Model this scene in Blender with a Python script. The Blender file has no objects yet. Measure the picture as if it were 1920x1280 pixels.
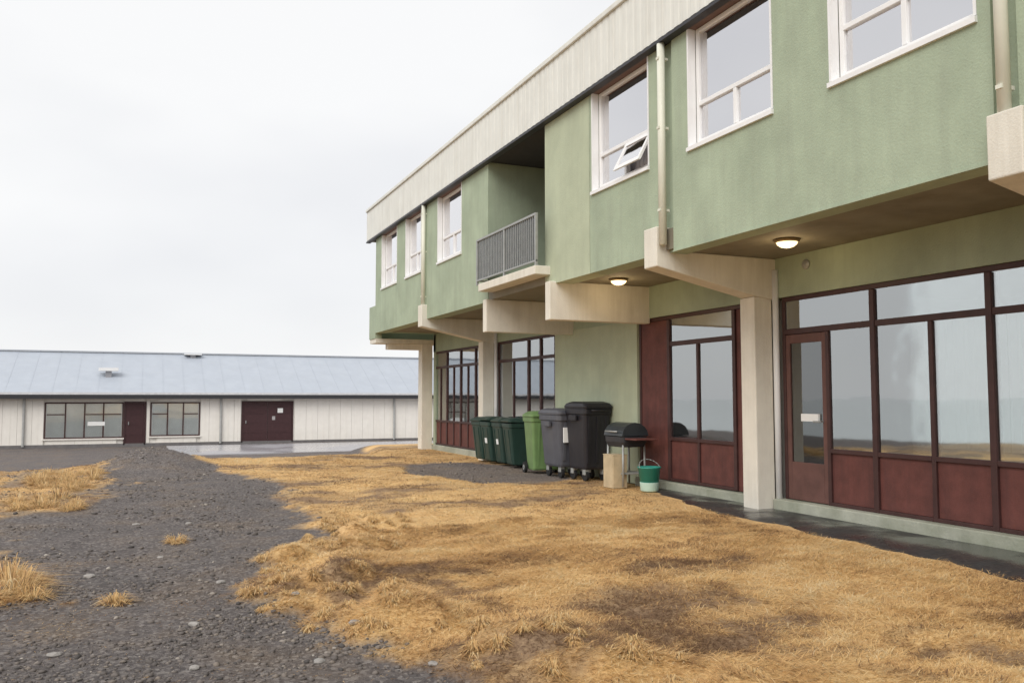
import bpy, bmesh, math, random
import numpy as np
from mathutils import Matrix, Vector
R = math.radians
random.seed(7); rng = np.random.default_rng(11)
S = bpy.context.scene
COL = S.collection
EYE = 1.38

# ---------------------------------------------------------------- camera
cam = bpy.data.cameras.new('camera'); camo = bpy.data.objects.new('camera', cam); COL.objects.link(camo)
cam.sensor_width = 36; cam.lens = 30.0; cam.clip_end = 6000; cam.clip_start = .05
camo.location = (0, 0, EYE); camo.rotation_euler = (R(90 + 3.79), 0, R(-23.43)); S.camera = camo

# ---------------------------------------------------------------- overcast sky
SUN_EL, SUN_AZ = 42, 230          # azimuth measured clockwise from +Y
w = bpy.data.worlds.new('World'); S.world = w; w.use_nodes = True
nt = w.node_tree; N = nt.nodes; L = nt.links; N.clear()
out = N.new('ShaderNodeOutputWorld'); bg = N.new('ShaderNodeBackground'); bg.inputs[1].default_value = .1
sky = N.new('ShaderNodeTexSky'); sky.sky_type = 'NISHITA'; sky.sun_disc = False
sky.sun_elevation = R(SUN_EL); sky.sun_rotation = R(SUN_AZ)
tc = N.new('ShaderNodeTexCoord'); mp = N.new('ShaderNodeMapping'); mp.inputs['Scale'].default_value = (1.1, 1.1, 2.4)
mp.inputs['Location'].default_value = (3.1, .4, .2)
nz = N.new('ShaderNodeTexNoise'); nz.inputs['Scale'].default_value = 1.7; nz.inputs['Detail'].default_value = 4; nz.inputs['Roughness'].default_value = .45
rp = N.new('ShaderNodeValToRGB'); e = rp.color_ramp.elements
e[0].position = .33; e[0].color = (.88, .885, .905, 1); e[1].position = .57; e[1].color = (1., 1., 1., 1)
sc = N.new('ShaderNodeVectorMath'); sc.operation = 'SCALE'; sc.inputs['Scale'].default_value = 7.0
mx = N.new('ShaderNodeMixRGB'); mx.inputs[0].default_value = .95
L.new(tc.outputs['Generated'], mp.inputs[0]); L.new(mp.outputs[0], nz.inputs[0]); L.new(nz.outputs[0], rp.inputs[0])
L.new(rp.outputs[0], sc.inputs[0]); L.new(sky.outputs[0], mx.inputs[1]); L.new(sc.outputs[0], mx.inputs[2])
L.new(mx.outputs[0], bg.inputs[0]); L.new(bg.outputs[0], out.inputs[0])

sun = bpy.data.lights.new('sun', 'SUN'); suno = bpy.data.objects.new('sun', sun); COL.objects.link(suno)
sun.energy = 1.5; sun.angle = R(40); sun.color = (1, .97, .92)
az, el = R(SUN_AZ), R(SUN_EL)
sd = Vector((math.sin(az) * math.cos(el), math.cos(az) * math.cos(el), math.sin(el)))
suno.rotation_euler = sd.to_track_quat('Z', 'Y').to_euler(); suno.location = (-10, -10, 30)
S.view_settings.view_transform = 'Standard'; S.view_settings.look = 'None'
S.view_settings.exposure = .5; S.view_settings.gamma = 1; S.view_settings.use_curve_mapping = False

# ---------------------------------------------------------------- materials
MATS = {}
def mat(name, col, rough=.7, var=.12, scale=6., bump=.0, bscale=40., metal=0., spec=.4, stain=None, stain_amt=0., streak=False, coat=0.):
    if name in MATS: return MATS[name]
    m = bpy.data.materials.new(name); m.use_nodes = True; n = m.node_tree.nodes; l = m.node_tree.links
    b = n['Principled BSDF']; b.inputs['Roughness'].default_value = rough; b.inputs['Metallic'].default_value = metal
    b.inputs['Specular IOR Level'].default_value = spec; b.inputs['Coat Weight'].default_value = coat
    t = n.new('ShaderNodeTexCoord'); 
    oi = n.new('ShaderNodeObjectInfo')
    a = n.new('ShaderNodeVectorMath'); a.operation = 'ADD'
    geo = n.new('ShaderNodeNewGeometry')
    l.new(geo.outputs['Position'], a.inputs[0])
    z = n.new('ShaderNodeTexNoise'); z.inputs['Scale'].default_value = scale; z.inputs['Detail'].default_value = 6; z.inputs['Roughness'].default_value = .6
    l.new(a.outputs[0], z.inputs[0])
    r = n.new('ShaderNodeMapRange'); r.inputs[1].default_value = .25; r.inputs[2].default_value = .75
    r.inputs[3].default_value = 1 - var; r.inputs[4].default_value = 1 + var
    l.new(z.outputs[0], r.inputs[0])
    c = n.new('ShaderNodeVectorMath'); c.operation = 'SCALE'; c.inputs[0].default_value = col
    l.new(r.outputs[0], c.inputs['Scale'])
    last = c.outputs[0]
    if stain:
        mpn = n.new('ShaderNodeMapping'); mpn.inputs['Scale'].default_value = (5, 5, .45) if streak else (1, 1, 1)
        l.new(geo.outputs['Position'], mpn.inputs[0])
        z2 = n.new('ShaderNodeTexNoise'); z2.inputs['Scale'].default_value = 1.3; z2.inputs['Detail'].default_value = 7; z2.inputs['Roughness'].default_value = .65
        l.new(mpn.outputs[0], z2.inputs[0])
        r2 = n.new('ShaderNodeMapRange'); r2.inputs[1].default_value = .45; r2.inputs[2].default_value = .75; r2.inputs[3].default_value = 0; r2.inputs[4].default_value = stain_amt
        l.new(z2.outputs[0], r2.inputs[0])
        mm = n.new('ShaderNodeMixRGB'); l.new(r2.outputs[0], mm.inputs[0]); l.new(last, mm.inputs[1]); mm.inputs[2].default_value = (*stain, 1)
        last = mm.outputs[0]
    l.new(last, b.inputs['Base Color'])
    if bump:
        z3 = n.new('ShaderNodeTexNoise'); z3.inputs['Scale'].default_value = bscale; z3.inputs['Detail'].default_value = 5
        l.new(geo.outputs['Position'], z3.inputs[0])
        bp = n.new('ShaderNodeBump'); bp.inputs['Strength'].default_value = bump; bp.inputs['Distance'].default_value = .01
        l.new(z3.outputs[0], bp.inputs['Height']); l.new(bp.outputs[0], b.inputs['Normal'])
    MATS[name] = m; return m

GREEN = mat('green_render', (.375, .44, .325), .85, .15, 1.7, .45, 55, stain=(.30, .335, .26), stain_amt=.5, streak=True, spec=.25)
GREENB = mat('yellow_green_render', (.455, .50, .365), .85, .10, 2.4, .5, 70, stain=(.37, .40, .30), stain_amt=.4, streak=True, spec=.25)
CREAM = mat('cream_concrete', (.74, .705, .62), .8, .08, 3, .35, 60, stain=(.52, .475, .39), stain_amt=.5, streak=True, spec=.25)
WHITE = mat('white_frame', (.80, .80, .80), .45, .04, 5)
CREAMP = mat('cream_pipe', (.72, .72, .62), .45, .06, 4, stain=(.5, .48, .38), stain_amt=.4, streak=True)
REDW = mat('red_brown_wood', (.130, .044, .036), .65, .3, 5, .25, 30, stain=(.07, .03, .028), stain_amt=.6, streak=True)
DARKW = mat('dark_brown_frame', (.060, .026, .024), .5, .25, 5, .2, 30)
SOFF = mat('brown_soffit', (.235, .215, .165), .8, .15, 2.5, .2, 30, stain=(.13, .10, .07), stain_amt=.6)
FASC = mat('white_corrugated', (.72, .725, .68), .5, .06, 2.5, stain=(.52, .50, .44), stain_amt=.45, streak=True, spec=.35)
DARKM = mat('dark_metal', (.035, .035, .04), .45, .2, 8)
GREYM = mat('grey_metal', (.36, .37, .36), .45, .15, 8, metal=.3)
PLINTH = mat('plinth_concrete', (.40, .41, .34), .85, .18, 4, .5, 50, stain=(.18, .20, .13), stain_amt=.8)
INTW = mat('interior_paint', (.40, .39, .36), .9, .06)
INTF = mat('interior_floor', (.16, .13, .10), .6, .2)
CURTG = mat('grey_curtain', (.80, .82, .80), .9, .08, 6)
CURT = mat('curtain_fabric', (.72, .71, .74), .9, .05, 10)
BRICKW = mat('dark_brown_door_paint', (.055, .022, .024), .55, .2, 6)
SIDING = mat('cream_siding', (.85, .81, .75), .65, .05, 3, stain=(.70, .65, .58), stain_amt=.3, streak=True)
ROOFM = mat('pale_metal_roof', (.42, .455, .51), .45, .06, 1.5, stain=(.37, .41, .47), stain_amt=.5)
PAPER = mat('white_paper', (.82, .82, .80), .7, .03)
BIN_DG = mat('dark_green_plastic', (.022, .050, .040), .42, .2, 6, .1, 80, stain=(.06, .075, .065), stain_amt=.5, streak=True)
BIN_G = mat('bright_green_plastic', (.16, .26, .10), .45, .14, 6, .1, 80, stain=(.20, .28, .13), stain_amt=.5, streak=True)
BIN_GR = mat('grey_plastic', (.085, .088, .105), .45, .15, 6, .1, 80, stain=(.13, .13, .13), stain_amt=.5, streak=True)
BIN_BK = mat('black_plastic', (.018, .017, .022), .45, .2, 6, .1, 80, stain=(.045, .04, .04), stain_amt=.5, streak=True)
RUBBER = mat('black_rubber', (.015, .015, .016), .7, .15)
TEAL = mat('teal_plastic', (.035, .27, .215), .4, .12)
PALET = mat('pale_aqua_plastic', (.50, .68, .60), .45, .1)
WOODC = mat('pale_plywood', (.52, .42, .27), .75, .2, 6, .2, 40)
STONE = mat('pale_stone', (.30, .28, .26), .85, .25, 14, .5, 60)

def glass(name, refl, tint, rcol=(.93, .96, .97)):
    m = bpy.data.materials.new(name); m.use_nodes = True; n = m.node_tree.nodes; l = m.node_tree.links
    n.remove(n['Principled BSDF']); o = n['Material Output']
    g = n.new('ShaderNodeBsdfGlossy'); g.inputs['Roughness'].default_value = .03; g.inputs['Color'].default_value = (*rcol, 1)
    t = n.new('ShaderNodeBsdfTransparent'); t.inputs['Color'].default_value = (*tint, 1)
    x = n.new('ShaderNodeMixShader'); 
    fr = n.new('ShaderNodeFresnel'); fr.inputs[0].default_value = 1.5
    ad = n.new('ShaderNodeMath'); ad.operation = 'ADD'; ad.use_clamp = True; ad.inputs[1].default_value = refl
    geo = n.new('ShaderNodeNewGeometry'); z = n.new('ShaderNodeTexNoise'); z.inputs['Scale'].default_value = 1.6; z.inputs['Detail'].default_value = 2
    bp = n.new('ShaderNodeBump'); bp.inputs['Strength'].default_value = .13; bp.inputs['Distance'].default_value = .01
    l.new(geo.outputs['Position'], z.inputs[0]); l.new(z.outputs[0], bp.inputs['Height']); l.new(bp.outputs[0], g.inputs['Normal'])
    l.new(fr.outputs[0], ad.inputs[0]); l.new(ad.outputs[0], x.inputs[0]); l.new(t.outputs[0], x.inputs[1]); l.new(g.outputs[0], x.inputs[2])
    l.new(x.outputs[0], o.inputs[0]); return m
GLASS = glass('coated_window_glass', .38, (.90, .94, .93))
GLASSU = glass('upper_window_glass', .66, (.92, .91, .95), (.97, .965, .985))

# ---------------------------------------------------------------- helpers
def link(name, me, m=None, parent=None, smooth=False, bevel=0., loc=None, rotz=None):
    o = bpy.data.objects.new(name, me); COL.objects.link(o)
    if m and not me.materials: me.materials.append(m)
    if parent: o.parent = parent
    if loc is not None: o.location = loc
    if rotz is not None: o.rotation_euler = (0, 0, rotz)
    if smooth:
        for p in me.polygons: p.use_smooth = True
    if bevel:
        b = o.modifiers.new('bevel', 'BEVEL'); b.width = bevel; b.segments = 2; b.limit_method = 'ANGLE'; b.angle_limit = R(40)
    return o
def tag(o, label=None, cat=None, group=None, kind=None):
    if label: o['label'] = label
    if cat: o['category'] = cat
    if group: o['group'] = group
    if kind: o['kind'] = kind
    return o
def empty(name, loc, label=None, cat=None, group=None, rotz=0):
    o = bpy.data.objects.new(name, None); COL.objects.link(o); o.location = loc; o.rotation_euler = (0, 0, rotz); o.empty_display_size = .2
    return tag(o, label, cat, group)

class MB:
    def __init__(s): s.v = []; s.f = []
    def add(s, vs, fs):
        k = len(s.v); s.v += [tuple(map(float, q)) for q in vs]; s.f += [tuple(i + k for i in q) for q in fs]; return s
    def box(s, x0, x1, y0, y1, z0, z1):
        if x0 > x1: x0, x1 = x1, x0
        if y0 > y1: y0, y1 = y1, y0
        return s.add([(x0,y0,z0),(x1,y0,z0),(x1,y1,z0),(x0,y1,z0),(x0,y0,z1),(x1,y0,z1),(x1,y1,z1),(x0,y1,z1)],
            [(0,3,2,1),(4,5,6,7),(0,1,5,4),(1,2,6,5),(2,3,7,6),(3,0,4,7)])
    def loft(s, rings, cap=True):
        n = len(rings[0]); k = len(s.v)
        for r in rings: s.v += [tuple(map(float, q)) for q in r]
        for i in range(len(rings) - 1):
            for j in range(n):
                a = k + i*n + j; b = k + i*n + (j+1) % n
                s.f.append((a, b, b + n, a + n))
        if cap:
            s.f.append(tuple(k + j for j in reversed(range(n)))); s.f.append(tuple(k + (len(rings)-1)*n + j for j in range(n)))
        return s
    def tube(s, p0, p1, r, n=10, r1=None):
        p0 = Vector(p0); p1 = Vector(p1); d = (p1 - p0).normalized()
        a = d.orthogonal().normalized(); b = d.cross(a); r1 = r if r1 is None else r1
        ring = lambda p, q: [p + a*(q*math.cos(2*math.pi*i/n)) + b*(q*math.sin(2*math.pi*i/n)) for i in range(n)]
        return s.loft([ring(p0, r), ring(p1, r1)])
    def lathe(s, prof, c=(0,0,0), n=20):
        rs = [[(c[0]+r*math.cos(2*math.pi*i/n), c[1]+r*math.sin(2*math.pi*i/n), c[2]+z) for i in range(n)] for r, z in prof]
        return s.loft(rs)
    def mesh(s, name='m'):
        me = bpy.data.meshes.new(name); me.from_pydata(s.v, [], s.f); me.validate(); me.update(); return me
    def build(s, name, m, parent=None, smooth=False, bevel=0., loc=None, rotz=None):
        me = s.mesh(name)
        bm = bmesh.new(); bm.from_mesh(me); bmesh.ops.recalc_face_normals(bm, faces=bm.faces); bm.to_mesh(me); bm.free()
        return link(name, me, m, parent, smooth, bevel, loc, rotz)
def rr(w, d, r, z, cx=0, cy=0, n=4):
    pts = []
    for sx, sy, a0 in ((1,1,0),(-1,1,90),(-1,-1,180),(1,-1,270)):
        for i in range(n + 1):
            t = R(a0 + 90*i/n); pts.append((cx + sx*(w/2 - r) + r*math.cos(t), cy + sy*(d/2 - r) + r*math.sin(t), z))
    return pts
def box(name, m, parent, *b, bevel=0.): return MB().box(*b).build(name, m, parent, bevel=bevel)
def grid_wall(x0, x1, ys, zs, holes):
    """slab in the YZ plane with rectangular openings, no inner faces"""
    mb = MB(); H = set(holes); ny, nz_ = len(ys) - 1, len(zs) - 1
    solid = lambda i, j: 0 <= i < ny and 0 <= j < nz_ and (i, j) not in H
    for i in range(ny):
        for j in range(nz_):
            if not solid(i, j): continue
            a, b, c, d = ys[i], ys[i+1], zs[j], zs[j+1]
            mb.add([(x0,a,c),(x0,a,d),(x0,b,d),(x0,b,c)], [(0,1,2,3)]); mb.add([(x1,a,c),(x1,b,c),(x1,b,d),(x1,a,d)], [(0,1,2,3)])
            if not solid(i-1, j): mb.add([(x0,a,c),(x1,a,c),(x1,a,d),(x0,a,d)], [(0,1,2,3)])
            if not solid(i+1, j): mb.add([(x0,b,c),(x0,b,d),(x1,b,d),(x1,b,c)], [(0,1,2,3)])
            if not solid(i, j-1): mb.add([(x0,a,c),(x0,b,c),(x1,b,c),(x1,a,c)], [(0,1,2,3)])
            if not solid(i, j+1): mb.add([(x0,a,d),(x1,a,d),(x1,b,d),(x0,b,d)], [(0,1,2,3)])
    return mb

# ---------------------------------------------------------------- ground
def vnoise(x, y, seed=0):
    x = np.asarray(x, float); y = np.asarray(y, float)
    xi = np.floor(x).astype(np.int64); yi = np.floor(y).astype(np.int64); fx = x - xi; fy = y - yi
    fx = fx*fx*(3 - 2*fx); fy = fy*fy*(3 - 2*fy)
    def h(a, b):
        q = (a*374761393 + b*668265263 + seed*1442695041) & 0xffffffff
        q = ((q ^ (q >> 13))*1274126177) & 0xffffffff
        return ((q ^ (q >> 16)) & 0xffff)/65535.
    return (h(xi,yi)*(1-fx) + h(xi+1,yi)*fx)*(1-fy) + (h(xi,yi+1)*(1-fx) + h(xi+1,yi+1)*fx)*fy
def fbm(x, y, o=4, seed=0):
    s = 0; a = .5; t = 0
    for k in range(o): s = s + a*vnoise(x*2**k, y*2**k, seed + k*17); t += a; a *= .5
    return s/t
def sst(a, b, x):
    t = np.clip((x - a)/(b - a), 0, 1); return t*t*(3 - 2*t)
XR = [(-40,3.6),(-3,3.3),(1,2.9),(3,2.25),(4.2,1.80),(5.1,1.42),(6.1,.92),(7.4,.86),(7.95,1.0),(8.3,1.45),(9.2,1.85),(10.1,2.1),(12,2.12),(14,2.1),(16.1,1.95),(18.5,1.45),(21,1.15),(24.6,1.0),(26,1.0)]
XL = [(-40,-1.6),(5,-1.4),(6.7,-1.1),(7.0,-.76),(8.0,-.78),(8.6,-1.3),(11.6,-1.5),(12.8,-.95),(14.5,-.55),(18,-.5),(19.8,-.75),(21,-2.6),(23,-9)]
def gravel_mask(x, y):
    xr = np.interp(y, *zip(*XR)); xl = np.interp(y, *zip(*XL))
    d = np.minimum(xr - x, x - xl) + (fbm(x*1.6, y*1.2, 4, 5) - .5)*1.0 + (fbm(x*7, y*7, 3, 6) - .5)*.55
    g = sst(-.16, .20, d)
    g = np.maximum(g, sst(21.8, 23.0, y + (fbm(x*.7, y*.7, 3, 8) - .5)*1.2 - sst(1.5, 3., x)*.2 - sst(5.5, 6.5, x)*4))
    g = np.maximum(g, sst(-3.4, -5.5, x + (fbm(x*.6, y*.6, 3, 66) - .5)*3)*(.35 + .4*fbm(x*.3, y*.3, 3, 67)))
    g = np.maximum(g, .75*sst(.40, .62, fbm(x*2.2, y*2.2, 3, 68))*sst(-.3, -.7, x)*sst(10, 11.5, y))
    # bare patch by the bins
    q = ((x - 6.0)/1.35)**2 + ((y - 15.3)/2.6)**2
    g = np.maximum(g, .95*sst(1.05, .75, q + (fbm(x*1.5, y*1.5, 3, 9) - .5)*.8))
    return g
def bare_mask(x, y):
    b = sst(.50, .68, fbm(x*.55 + .25*y, y*1.0 - .2*x, 5, 31))
    p = ((x - 3.5)/1.1)**2 + ((y - 4.7)/1.0)**2
    f = sst(.40, .62, fbm(x*2.3 + .8*y, y*4.2, 4, 35))
    p2 = ((x - 4.6)/.9)**2 + ((y - 3.4)/.6)**2; p3 = ((x - 1.9)/.9)**2 + ((y - 6.6)/.9)**2
    f2 = sst(.42, .60, fbm(x*3.6, y*5.2, 4, 38))
    return np.clip(b*(.35 + .65*f) + .75*f2*(sst(1.6, .2, p2) + sst(1.6, .2, p3)) + .12*f2 + (.35 + .6*f)*sst(1.35, .2, p + (fbm(x*2, y*2, 3, 3) - .5)*1.3), 0, 1)
def height(x, y):
    g = gravel_mask(x, y)
    h = -.035 + (fbm(x*.5, y*.5, 3, 1) - .5)*.12 + (fbm(x*2.6, y*2.6, 3, 2) - .5)*(.08 - .03*g) - .03*g
    h = h + .15*sst(.75, 0, np.abs(np.interp(y, *zip(*XR)) + .45 - x))*sst(10.8, 9, y)*sst(.35, .75, fbm(x*2.4, y*2.4, 3, 44))*(1 - .6*g)
    h = h + .34*np.exp(-((x - .25)/.85)**2 - ((y - 20.2)/1.5)**2)*(.75 + .5*fbm(x*2.5, y*2.5, 3, 12))
    near_wall = sst(5.4, 6.5, x)
    h = h*(1 - near_wall) - .02*near_wall
    cy = 20.6 - 2.4*sst(-.2, -1.6, x) + 4.2*sst(5.6, 6.8, x)
    h = h - .98*sst(0, 10.5, y - cy)*1.0
    h = h - 1.2*sst(-20, -48, x)
    return h
def axis(lo, hi, step, ext):
    a = list(np.arange(lo, hi + 1e-6, step)); s = step; b = []; q = a[-1]
    while q < ext: s *= 1.35; q += s; b.append(q)
    s = step; c = []; q = a[0]
    while q > -ext: s *= 1.35; q -= s; c.append(q)
    return np.array(c[::-1] + a + b)
ax = axis(-3.5, 7.6, .055, 1800); ay = axis(1.5, 26, .075, 1800)
GX, GY = np.meshgrid(ax, ay); GZ = height(GX, GY)
nx, ny = len(ax), len(ay)
idx = np.arange(nx*ny).reshape(ny, nx)
quads = np.stack([idx[:-1,:-1], idx[:-1,1:], idx[1:,1:], idx[1:,:-1]], -1).reshape(-1, 4)
def np_mesh(name, V, F):
    me = bpy.data.meshes.new(name); k = F.shape[1]
    me.vertices.add(len(V)); me.vertices.foreach_set('co', np.ascontiguousarray(V, np.float32).ravel())
    me.loops.add(F.size); me.loops.foreach_set('vertex_index', np.ascontiguousarray(F, np.int32).ravel())
    me.polygons.add(len(F)); me.polygons.foreach_set('loop_start', np.arange(0, F.size, k, dtype=np.int32))
    me.polygons.foreach_set('loop_total', np.full(len(F), k, np.int32))
    me.update(calc_edges=True); return me
def fattr(me, name, arr):
    at = me.attributes.new(name, 'FLOAT', 'POINT'); at.data.foreach_set('value', np.ascontiguousarray(arr, np.float32).ravel())
me = np_mesh('ground', np.stack([GX, GY, GZ], -1).reshape(-1, 3), quads)
fattr(me, 'gravel', gravel_mask(GX, GY)); fattr(me, 'bare', bare_mask(GX, GY))
def ground_mat():
    m = bpy.data.materials.new('ground_soil'); m.use_nodes = True; n = m.node_tree.nodes; l = m.node_tree.links; b = n['Principled BSDF']
    b.inputs['Roughness'].default_value = .9; b.inputs['Specular IOR Level'].default_value = .2
    geo = n.new('ShaderNodeNewGeometry')
    def noise(s, d=6, r=.65):
        z = n.new('ShaderNodeTexNoise'); z.inputs['Scale'].default_value = s; z.inputs['Detail'].default_value = d; z.inputs['Roughness'].default_value = r
        l.new(geo.outputs['Position'], z.inputs[0]); return z.outputs[0]
    def ramp(v, *st):
        r = n.new('ShaderNodeValToRGB'); el = r.color_ramp.elements
        while len(el) < len(st): el.new(.5)
        for q, (p, c) in zip(el, st): q.position = p; q.color = (*c, 1)
        l.new(v, r.inputs[0]); return r.outputs[0]
    def mix(f, a, c, mode='MIX'):
        x = n.new('ShaderNodeMixRGB'); x.blend_type = mode
        for i, q in enumerate((f, a, c)):
            if isinstance(q, (int, float)): x.inputs[i].default_value = q
            else: l.new(q, x.inputs[i])
        return x.outputs[0]
    at = lambda s: (lambda q: (setattr(q, 'attribute_name', s), q.outputs['Fac'])[1])(n.new('ShaderNodeAttribute'))
    grass = mix(.5, ramp(noise(1.6), (.3, (.64, .38, .17)), (.5, (.80, .52, .235)), (.72, (.80, .57, .27))),
                ramp(noise(38, 4), (.32, (.36, .21, .105)), (.5, (.72, .46, .205)), (.72, (.86, .64, .34))))
    bare = mix(.6, ramp(noise(2.4), (.35, (.21, .125, .08)), (.65, (.31, .20, .12))), ramp(noise(45, 4), (.3, (.17, .11, .07)), (.7, (.46, .32, .19))))
    ve = n.new('ShaderNodeTexVoronoi'); ve.inputs['Scale'].default_value = 42; l.new(geo.outputs['Position'], ve.inputs[0])
    bw = n.new('ShaderNodeRGBToBW'); l.new(ve.outputs['Color'], bw.inputs[0])
    grav = mix(.55, ramp(noise(1.1), (.32, (.108, .093, .095)), (.5, (.168, .142, .138)), (.68, (.23, .165, .115))), ramp(bw.outputs[0], (.2, (.06, .055, .052)), (.6, (.15, .135, .125)), (.95, (.36, .33, .30))))
    c = mix(at('bare'), grass, bare); c = mix(at('gravel'), c, grav)
    l.new(c, b.inputs['Base Color'])
    bp = n.new('ShaderNodeBump'); bp.inputs['Strength'].default_value = .9; bp.inputs['Distance'].default_value = .03
    l.new(noise(28, 8, .7), bp.inputs['Height']); l.new(bp.outputs[0], b.inputs['Normal'])
    return m
tag(link('ground', me, ground_mat(), smooth=True), kind='structure')

# wet asphalt apron along the building, with a ragged edge
def wet_mat(name, c0, c1, r0, r1, s=1.2):
    m = bpy.data.materials.new(name); m.use_nodes = True; n = m.node_tree.nodes; l = m.node_tree.links; b = n['Principled BSDF']
    geo = n.new('ShaderNodeNewGeometry'); z = n.new('ShaderNodeTexNoise'); z.inputs['Scale'].default_value = s; z.inputs['Detail'].default_value = 5
    l.new(geo.outputs['Position'], z.inputs[0])
    r = n.new('ShaderNodeMapRange'); r.inputs[1].default_value = .42; r.inputs[2].default_value = .6; r.inputs[3].default_value = r0; r.inputs[4].default_value = r1; l.new(z.outputs[0], r.inputs[0]); l.new(r.outputs[0], b.inputs['Roughness'])
    z2 = n.new('ShaderNodeTexNoise'); z2.inputs['Scale'].default_value = 26; z2.inputs['Detail'].default_value = 6; z2.inputs['Roughness'].default_value = .7; l.new(geo.outputs['Position'], z2.inputs[0])
    rp = n.new('ShaderNodeValToRGB'); rp.color_ramp.elements[0].color = (*c0, 1); rp.color_ramp.elements[1].color = (*c1, 1); rp.color_ramp.elements[0].position = .35; rp.color_ramp.elements[1].position = .7
    l.new(z2.outputs[0], rp.inputs[0]); l.new(rp.outputs[0], b.inputs['Base Color'])
    bp = n.new('ShaderNodeBump'); bp.inputs['Distance'].default_value = .006; l.new(r.outputs[0], bp.inputs['Strength']); l.new(z2.outputs[0], bp.inputs['Height']); l.new(bp.outputs[0], b.inputs['Normal'])
    return m
ys = np.arange(-8, 11.4, .06)
edge = np.interp(ys, [-8, 3, 4.6, 7.2, 8.6, 10.2, 10.9, 11.35], [6.1, 6.2, 6.25, 6.42, 6.5, 6.85, 7.15, 7.33]) + (fbm(ys*1.6, ys*0 + .5, 4, 77) - .5)*.35
V = []; 
for y, x in zip(ys, edge):
    for t in np.linspace(0, 1, 8): V.append((x + (7.42 - x)*t, y, .006 - .03*(1 - min(1, t*5))))
V = np.array(V); ii = np.arange(len(V)).reshape(len(ys), 8)
F = np.stack([ii[:-1,:-1], ii[:-1,1:], ii[1:,1:], ii[1:,:-1]], -1).reshape(-1, 4)
tag(link('pavement', np_mesh('pavement', V, F), wet_mat('wet_asphalt', (.022, .022, .023), (.06, .058, .055), .12, .6), smooth=True), kind='structure')

# pale wet road in front of the far building, sea far to the side
tag(MB().box(1.2, 60, 38.3, 45.9, -1.2, -.985).build('road', wet_mat('pale_wet_concrete', (.34, .33, .35), (.46, .45, .47), .18, .4, .3)), kind='structure')
sm = mat('sea_water', (.40, .46, .45), .14, .2, .02, .12, 1.2)
tag(MB().add([(-2500, -2500, -1.75), (-34, -2500, -1.75), (-34, 2500, -1.75), (-2500, 2500, -1.75)], [(0, 1, 2, 3)]).build('sea', sm), kind='structure')

# ---------------------------------------------------------------- dry grass, gravel stones
def gh(x, y): return height(x, y)
def grass(n, x0, x1, y0, y1, keep, lmin, lmax, wid, seed):
    r = np.random.default_rng(seed)
    x = r.uniform(x0, x1, n); y = r.uniform(y0, y1, n)
    k = r.uniform(0, 1, n) < keep(x, y); x = x[k]; y = y[k]; n = len(x)
    z = gh(x, y) - .006
    cl = fbm(x*3.1, y*3.1, 3, 61)
    Ln = r.uniform(lmin, lmax, n)*(.45 + 1.1*cl)*(1 - .55*gravel_mask(x, y)); W = wid*r.uniform(.6, 1.5, n)*(1 + .10*np.hypot(x, y)/1.0*.35)
    a = r.uniform(0, 2*np.pi, n)*.75 + 5*fbm(x*.9, y*.9, 2, 71)
    lean = 1.5 - .75*r.uniform(0, 1, n)**1.7; lean = np.where(gravel_mask(x, y) > .5, 1.35 + .15*r.uniform(0, 1, n), lean)
    dx, dy = np.cos(a), np.sin(a)
    b = a + r.normal(0, .5, n) + np.pi/2; sx, sy = np.cos(b)*W/2, np.sin(b)*W/2
    hx, hz = np.sin(lean)*Ln, np.cos(lean)*Ln*.5 + .003
    m1 = np.stack([x + dx*hx*.45, y + dy*hx*.45, z + hz*.68], -1); tip = np.stack([x + dx*hx, y + dy*hx, z + hz*r.uniform(.55, 1., n)], -1)
    s = np.stack([sx, sy, np.zeros(n)], -1); p = np.stack([x, y, z], -1)
    V = np.stack([p - s, p + s, m1 + s*.8, m1 - s*.8, tip], 1).reshape(-1, 3)
    o = np.arange(n)[:, None]*5
    F = np.concatenate([o + [0, 1, 2], o + [0, 2, 3], o + [3, 2, 4]], 0)
    t = np.clip(r.normal(.52, .2, n) + (fbm(x*1.3, y*1.3, 3, 91) - .5)*1.0 + (fbm(x*5 + y, y*7, 3, 93) - .5)*.9 - .62*bare_mask(x, y) - .28*sst(-.3, -.7, x)*sst(10, 11.5, y) - .30*gravel_mask(x, y), 0, 1)
    return V, F, np.repeat(t, 5)
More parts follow.
